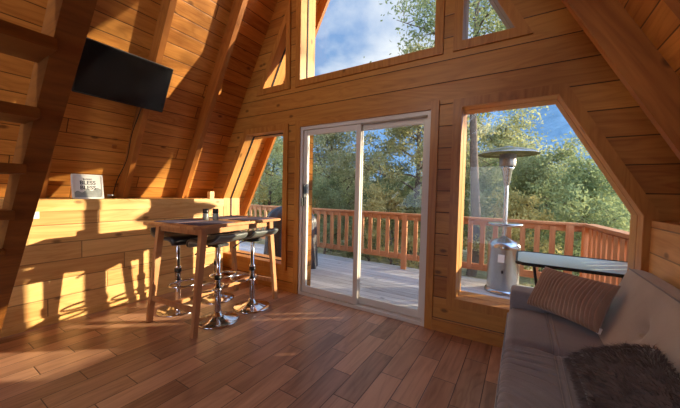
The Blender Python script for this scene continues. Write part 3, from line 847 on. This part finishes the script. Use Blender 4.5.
def tree_data(seed, H, R, base, nleaf, lsize, trunk_r, lean=(0, 0), droop=0.0, nb=16, sub=6):
    """returns (wood MB, leaf verts array, faces)"""
    rg = random.Random(seed); wd = MB()
    tp = [Vector((0, 0, 0))]; N = 12; ph = rg.random() * 6
    for i in range(1, N + 1):
        u = i / N
        tp.append(Vector((lean[0] * u + .09 * R * math.sin(u * 5 + ph), lean[1] * u + .09 * R * math.cos(u * 4 + ph), H * .93 * u)))
    wd.tube(tp, [trunk_r * (1 - .85 * (i / N) ** 1.1) for i in range(N + 1)], 9)
    tips = []
    def at(u):
        t = u * N; i = min(int(t), N - 1); return tp[i].lerp(tp[i + 1], t - i)
    for k in range(nb):
        u = base + (1 - base) * ((k + .5) / nb) ** .9 * .97
        a = k * 2.399 + rg.uniform(-.4, .4); p = at(u)
        w = (u - base) / (1 - base)
        rad = R * (.35 + 1.0 * math.sin(min(1, w * 1.15 + .18) * PI * .93)) * rg.uniform(.7, 1.05)
        rise = rad * rg.uniform(.15, .55) * (1 - droop) - droop * rad * .2
        pts = [p]; n = 6
        for i in range(1, n + 1):
            s = i / n
            pts.append(p + Vector((math.cos(a + .35 * s * math.sin(k)) * rad * s, math.sin(a + .35 * s * math.sin(k)) * rad * s, rise * s + .05 * R * math.sin(s * 7 + k))))
        r0 = trunk_r * .42 * (1 - u * .6)
        wd.tube(pts, [r0 * (1 - .85 * i / n) for i in range(n + 1)], 6)
        for q in range(sub):
            s = .25 + .75 * (q + rg.random()) / sub
            t = s * n; i = min(int(t), n - 1); b = pts[i].lerp(pts[i + 1], t - i)
            d = Vector((rg.gauss(0, 1), rg.gauss(0, 1), rg.gauss(.25, .6))).normalized() * R * rg.uniform(.16, .36)
            mid = b + d * .55 + Vector((0, 0, .03 * R * rg.gauss(0, 1)))
            wd.tube([b, mid, b + d], [r0 * .32, r0 * .2, r0 * .08], 4, cap=False)
            tips += [mid, b + d, b + d * .8]
    tips = np.array([tuple(p) for p in tips]); rs = np.random.RandomState(seed)
    idx = rs.randint(0, len(tips), nleaf)
    c = tips[idx] + rs.normal(0, 1, (nleaf, 3)) * np.array([.105, .105, .07]) * R
    ax = rs.normal(0, 1, (nleaf, 3)); ax /= np.linalg.norm(ax, axis=1)[:, None]
    bx = rs.normal(0, 1, (nleaf, 3)); bx = np.cross(ax, bx); bx /= np.linalg.norm(bx, axis=1)[:, None]
    sz = lsize * rs.uniform(.6, 1.25, nleaf)[:, None]
    l = ax * sz; w = bx * sz * .42
    cup = np.cross(ax, bx) * sz * .12
    V = np.stack([c - l, c - w + cup, c + l, c + w + cup], 1).reshape(-1, 3)
    F = np.arange(nleaf * 4).reshape(-1, 4)
    return wd, V, F
def leaf_mesh(V, F, mat, name='foliage'):
    me = bpy.data.meshes.new(name)
    me.vertices.add(len(V)); me.vertices.foreach_set('co', V.astype(np.float32).ravel())
    me.loops.add(F.size); me.loops.foreach_set('vertex_index', F.ravel().astype(np.int32))
    me.polygons.add(len(F)); me.polygons.foreach_set('loop_start', (np.arange(len(F)) * 4).astype(np.int32))
    me.update(calc_edges=True); me.materials.append(mat); return me
def make_tree(name, key, mat, **k):
    wd, V, F = tree_data(**k)
    r = thing(name, None, None)
    wd.build('trunk', M['bark'], r)
    fo = bpy.data.objects.new('foliage', leaf_mesh(V, F, M[mat])); COL.objects.link(fo); fo.parent = r
    return r
def put(o, x, y, lab, s=1, rz=0, group='trees beyond the deck', cat='tree', dz=0):
    o.location = (x, y, ground_z(x, y) - .05 + dz); o.scale = (s, s, s); o.rotation_euler = (0, 0, rz); tag(o, lab, cat, group)
    return o
oak = make_tree('oak_tree', 'o', 'leaf1', seed=4, H=7.6, R=1.75, base=.12, nleaf=24000, lsize=.062, trunk_r=.13, nb=26, sub=8)
pine = make_tree('tall_tree', 'p', 'leaf2', seed=9, H=11.0, R=2.1, base=.42, nleaf=20000, lsize=.06, trunk_r=.14, nb=20, sub=7)
bush = make_tree('bushy_evergreen', 'b', 'leaf2', seed=15, H=4.6, R=1.75, base=.06, nleaf=22000, lsize=.055, trunk_r=.08, nb=26, sub=7)
airy = make_tree('spreading_oak', 'a', 'leaf1', seed=23, H=5.2, R=2.1, base=.2, nleaf=13000, lsize=.06, trunk_r=.10, nb=20, sub=7)
gold = make_tree('yellowing_shrub', 'g', 'leaf3', seed=31, H=2.6, R=1.0, base=.05, nleaf=7000, lsize=.05, trunk_r=.04, nb=18, sub=6)
put(oak, -2.0, 8.0, 'large leafy oak behind the right door panel, dark limbs crossing the glass', 1.1, 2.2)
put(pine, .36, 6.2, 'tall bare trunked tree left of the patio heater, crown filling the upper window', 1, 1.0)
put(airy, -5.3, 7.6, 'spreading pale green oak behind the left door panel', 1.08, .3)
put(bush, 2.1, 8.6, 'dense round evergreen directly behind the patio heater', .92, 0)
put(gold, -1.75, 5.2, 'yellowing shrub behind the railing at the right of the door', 1, 0, 'shrubs behind the railing', 'shrub')
B = [(airy, -8.2, 7.0, 1.0, 'spreading oak seen through the left window'), (bush, 3.9, 10.2, .72, 'dark evergreen behind the corner of the railing'),
     (bush, .6, 9.9, .9, 'evergreen behind the bare trunk left of the heater'), (bush, 6.0, 11.5, .62, 'evergreen at the far right edge of the right window'),
     (bush, -3.6, 10.0, .85, 'evergreen behind the meeting point of the two door panels'), (bush, -7.4, 11.0, .85, 'evergreen low behind the left door panel'),
     (airy, -1.4, 12.0, .95, 'pale oak farther down the slope behind the door'), (airy, 4.6, 15.0, .65, 'pale oak farther down the slope behind the heater'),
     (bush, -11.0, 10.5, .8, 'dark evergreen low in the left window'), (bush, 2.9, 6.2, .72, 'low evergreen just behind the railing corner'),
     (gold, -9.2, 6.0, 1.5, 'yellowing shrub low in the left window'), (bush, -4.3, 5.6, .62, 'low evergreen behind the railing left of the door'),
     (bush, -.9, 7.9, .62, 'low evergreen beneath the bare trunk'), (gold, 1.3, 5.3, .9, 'yellowing shrub behind the heater base'),
     (bush, -2.9, 6.3, .6, 'low evergreen behind the railing at the door centre'), (airy, .7, 11.8, 1.25, 'airy oak rising behind the bare trunk'),
     (bush, 8.5, 14.0, .6, 'evergreen far behind the side railing')]
rb = random.Random(5)
for src, x, y, s, lab in B:
    put(copy_tree(src), x, y, lab, s, rb.uniform(0, 6.28), 'shrubs behind the railing' if src is gold else 'trees beyond the deck', 'shrub' if src is gold else 'tree')
for row, (y, n, x0, x1) in enumerate(((15.5, 6, -22, 1), (20, 7, -30, 9), (25, 8, -38, 14))):
    for i in range(n):
        x = x0 + (x1 - x0) * (i + rb.uniform(.2, .8)) / n; src = bush if rb.random() < .65 else airy
        put(copy_tree(src), x, y + rb.uniform(-1.2, 1.2), 'green tree among the crowded woodland far down the slope', rb.uniform(.85, 1.15) * (1 + row * .12), rb.uniform(0, 6.28), 'distant woodland trees')
# the neighbour tree whose branches filter the low sun onto the upper slope
shade = make_tree('roadside_oak', 's', 'leaf1', seed=41, H=7.4, R=2.3, base=.62, nleaf=4200, lsize=.06, trunk_r=.10, nb=11, sub=4)
put(shade, 9.0, 5.6, 'open crowned oak to the right of the deck, out of the window view', 1, .4)

# ------------------------------------------------------------------ camera
r_ = Vector((0.8465351820851619, 0.5318537029588457, 0.022579285661989672))
u_ = Vector((-0.03801450698978685, 0.018090219269466364, 0.9991134276072494))
f_ = Vector((-0.5309737119202469, 0.846643007775855, -0.035532163371911264))
cam = bpy.data.cameras.new('camera'); co = bpy.data.objects.new('camera', cam); COL.objects.link(co)
mw = Matrix((r_, u_, -f_)).transposed().to_4x4(); mw.translation = (1.5348, -2.7647, 1.2531)
co.matrix_world = mw
cam.sensor_width = 36; cam.lens = 291.35 / 680 * 36; cam.clip_start = .02; cam.clip_end = 1000
SC.camera = co

# ------------------------------------------------------------------ light
sd = Vector((-1.23, -1, -.32)).normalized()
sl = bpy.data.lights.new('sun', 'SUN'); so = bpy.data.objects.new('sun', sl); COL.objects.link(so)
so.rotation_euler = sd.to_track_quat('-Z', 'Y').to_euler()
sl.energy = 7.4; sl.color = (1, .83, .58); sl.angle = math.radians(.7)
for i, (x, y, z, e) in enumerate(((0, -4.0, 3.0, 42),)):  # added fill light, unseen behind the camera, dressed with a cord and shade
    ll = bpy.data.lights.new('fill_lamp', 'POINT'); lo = bpy.data.objects.new('fill_lamp', ll); COL.objects.link(lo)
    lo.location = (x, y, z); ll.energy = e; ll.color = (1, .86, .70); ll.shadow_soft_size = .14
    pd = thing('fill_pendant', 'added fill lamp with a dark shade, unseen at the rear of the room', 'lamp', (x, y, z))
    MB().lathe([(.03, .34), (.06, .32), (.20, .18), (.205, .17), (.055, .31), (.03, .33)]).build('fill_lamp_shade', M['iron'], pd)
    MB().tube([(0, 0, .33), (0, 0, 5.85 - z)], .006, 8).build('fill_lamp_cord', M['cord'], pd)
w = bpy.data.worlds.new('sky'); SC.world = w; w.use_nodes = True
nt = w.node_tree; nt.nodes.clear()
def wn(t): return nt.nodes.new(t)
tc = wn('ShaderNodeTexCoord'); mp = wn('ShaderNodeMapping'); mp.inputs['Scale'].default_value = (1.4, 1.4, 2.8); mp.inputs['Location'].default_value = (.35, .2, .1)
ns = wn('ShaderNodeTexNoise'); ns.inputs['Scale'].default_value = 1.6; ns.inputs['Detail'].default_value = 7; ns.inputs['Roughness'].default_value = .52; ns.inputs['Distortion'].default_value = .3
rp = wn('ShaderNodeValToRGB'); rp.color_ramp.elements[0].position = .46; rp.color_ramp.elements[1].position = .64
rp.color_ramp.elements[0].color = (0, 0, 0, 1); rp.color_ramp.elements[1].color = (1, 1, 1, 1)
sx2 = wn('ShaderNodeSeparateXYZ'); sk = wn('ShaderNodeValToRGB')
sk.color_ramp.elements[0].position = 0; sk.color_ramp.elements[0].color = (.34, .46, .62, 1)
sk.color_ramp.elements[1].position = .7; sk.color_ramp.elements[1].color = (.14, .30, .64, 1)
mx = wn('ShaderNodeMix'); mx.data_type = 'RGBA'; mx.inputs[7].default_value = (.88, .90, .93, 1)
bg = wn('ShaderNodeBackground'); bg.inputs['Strength'].default_value = 1.9; ow = wn('ShaderNodeOutputWorld')
L = nt.links.new
L(tc.outputs['Generated'], mp.inputs[0]); L(mp.outputs[0], ns.inputs['Vector']); L(ns.outputs['Fac'], rp.inputs[0])
L(tc.outputs['Generated'], sx2.inputs[0]); L(sx2.outputs[2], sk.inputs[0]); L(sk.outputs[0], mx.inputs[6]); L(rp.outputs[0], mx.inputs[0])
# the sky is brighter towards the low sun and over the open slope behind the house
dt = wn('ShaderNodeVectorMath'); dt.operation = 'DOT_PRODUCT'; dt.inputs[1].default_value = Vector((.72, -.62, .1)).normalized()
mr = wn('ShaderNodeMapRange'); mr.interpolation_type = 'SMOOTHSTEP'; mr.inputs['From Min'].default_value = -.35; mr.inputs['From Max'].default_value = .75
mr.inputs['To Min'].default_value = .8; mr.inputs['To Max'].default_value = 3.6
L(tc.outputs['Generated'], dt.inputs[0]); L(dt.outputs['Value'], mr.inputs['Value']); L(mr.outputs[0], bg.inputs['Strength'])
L(mx.outputs[2], bg.inputs[0]); L(bg.outputs[0], ow.inputs[0])

SC.view_settings.view_transform = 'Standard'; SC.view_settings.look = 'None'; SC.view_settings.gamma = 1
SC.view_settings.use_curve_mapping = False; SC.view_settings.exposure = .7
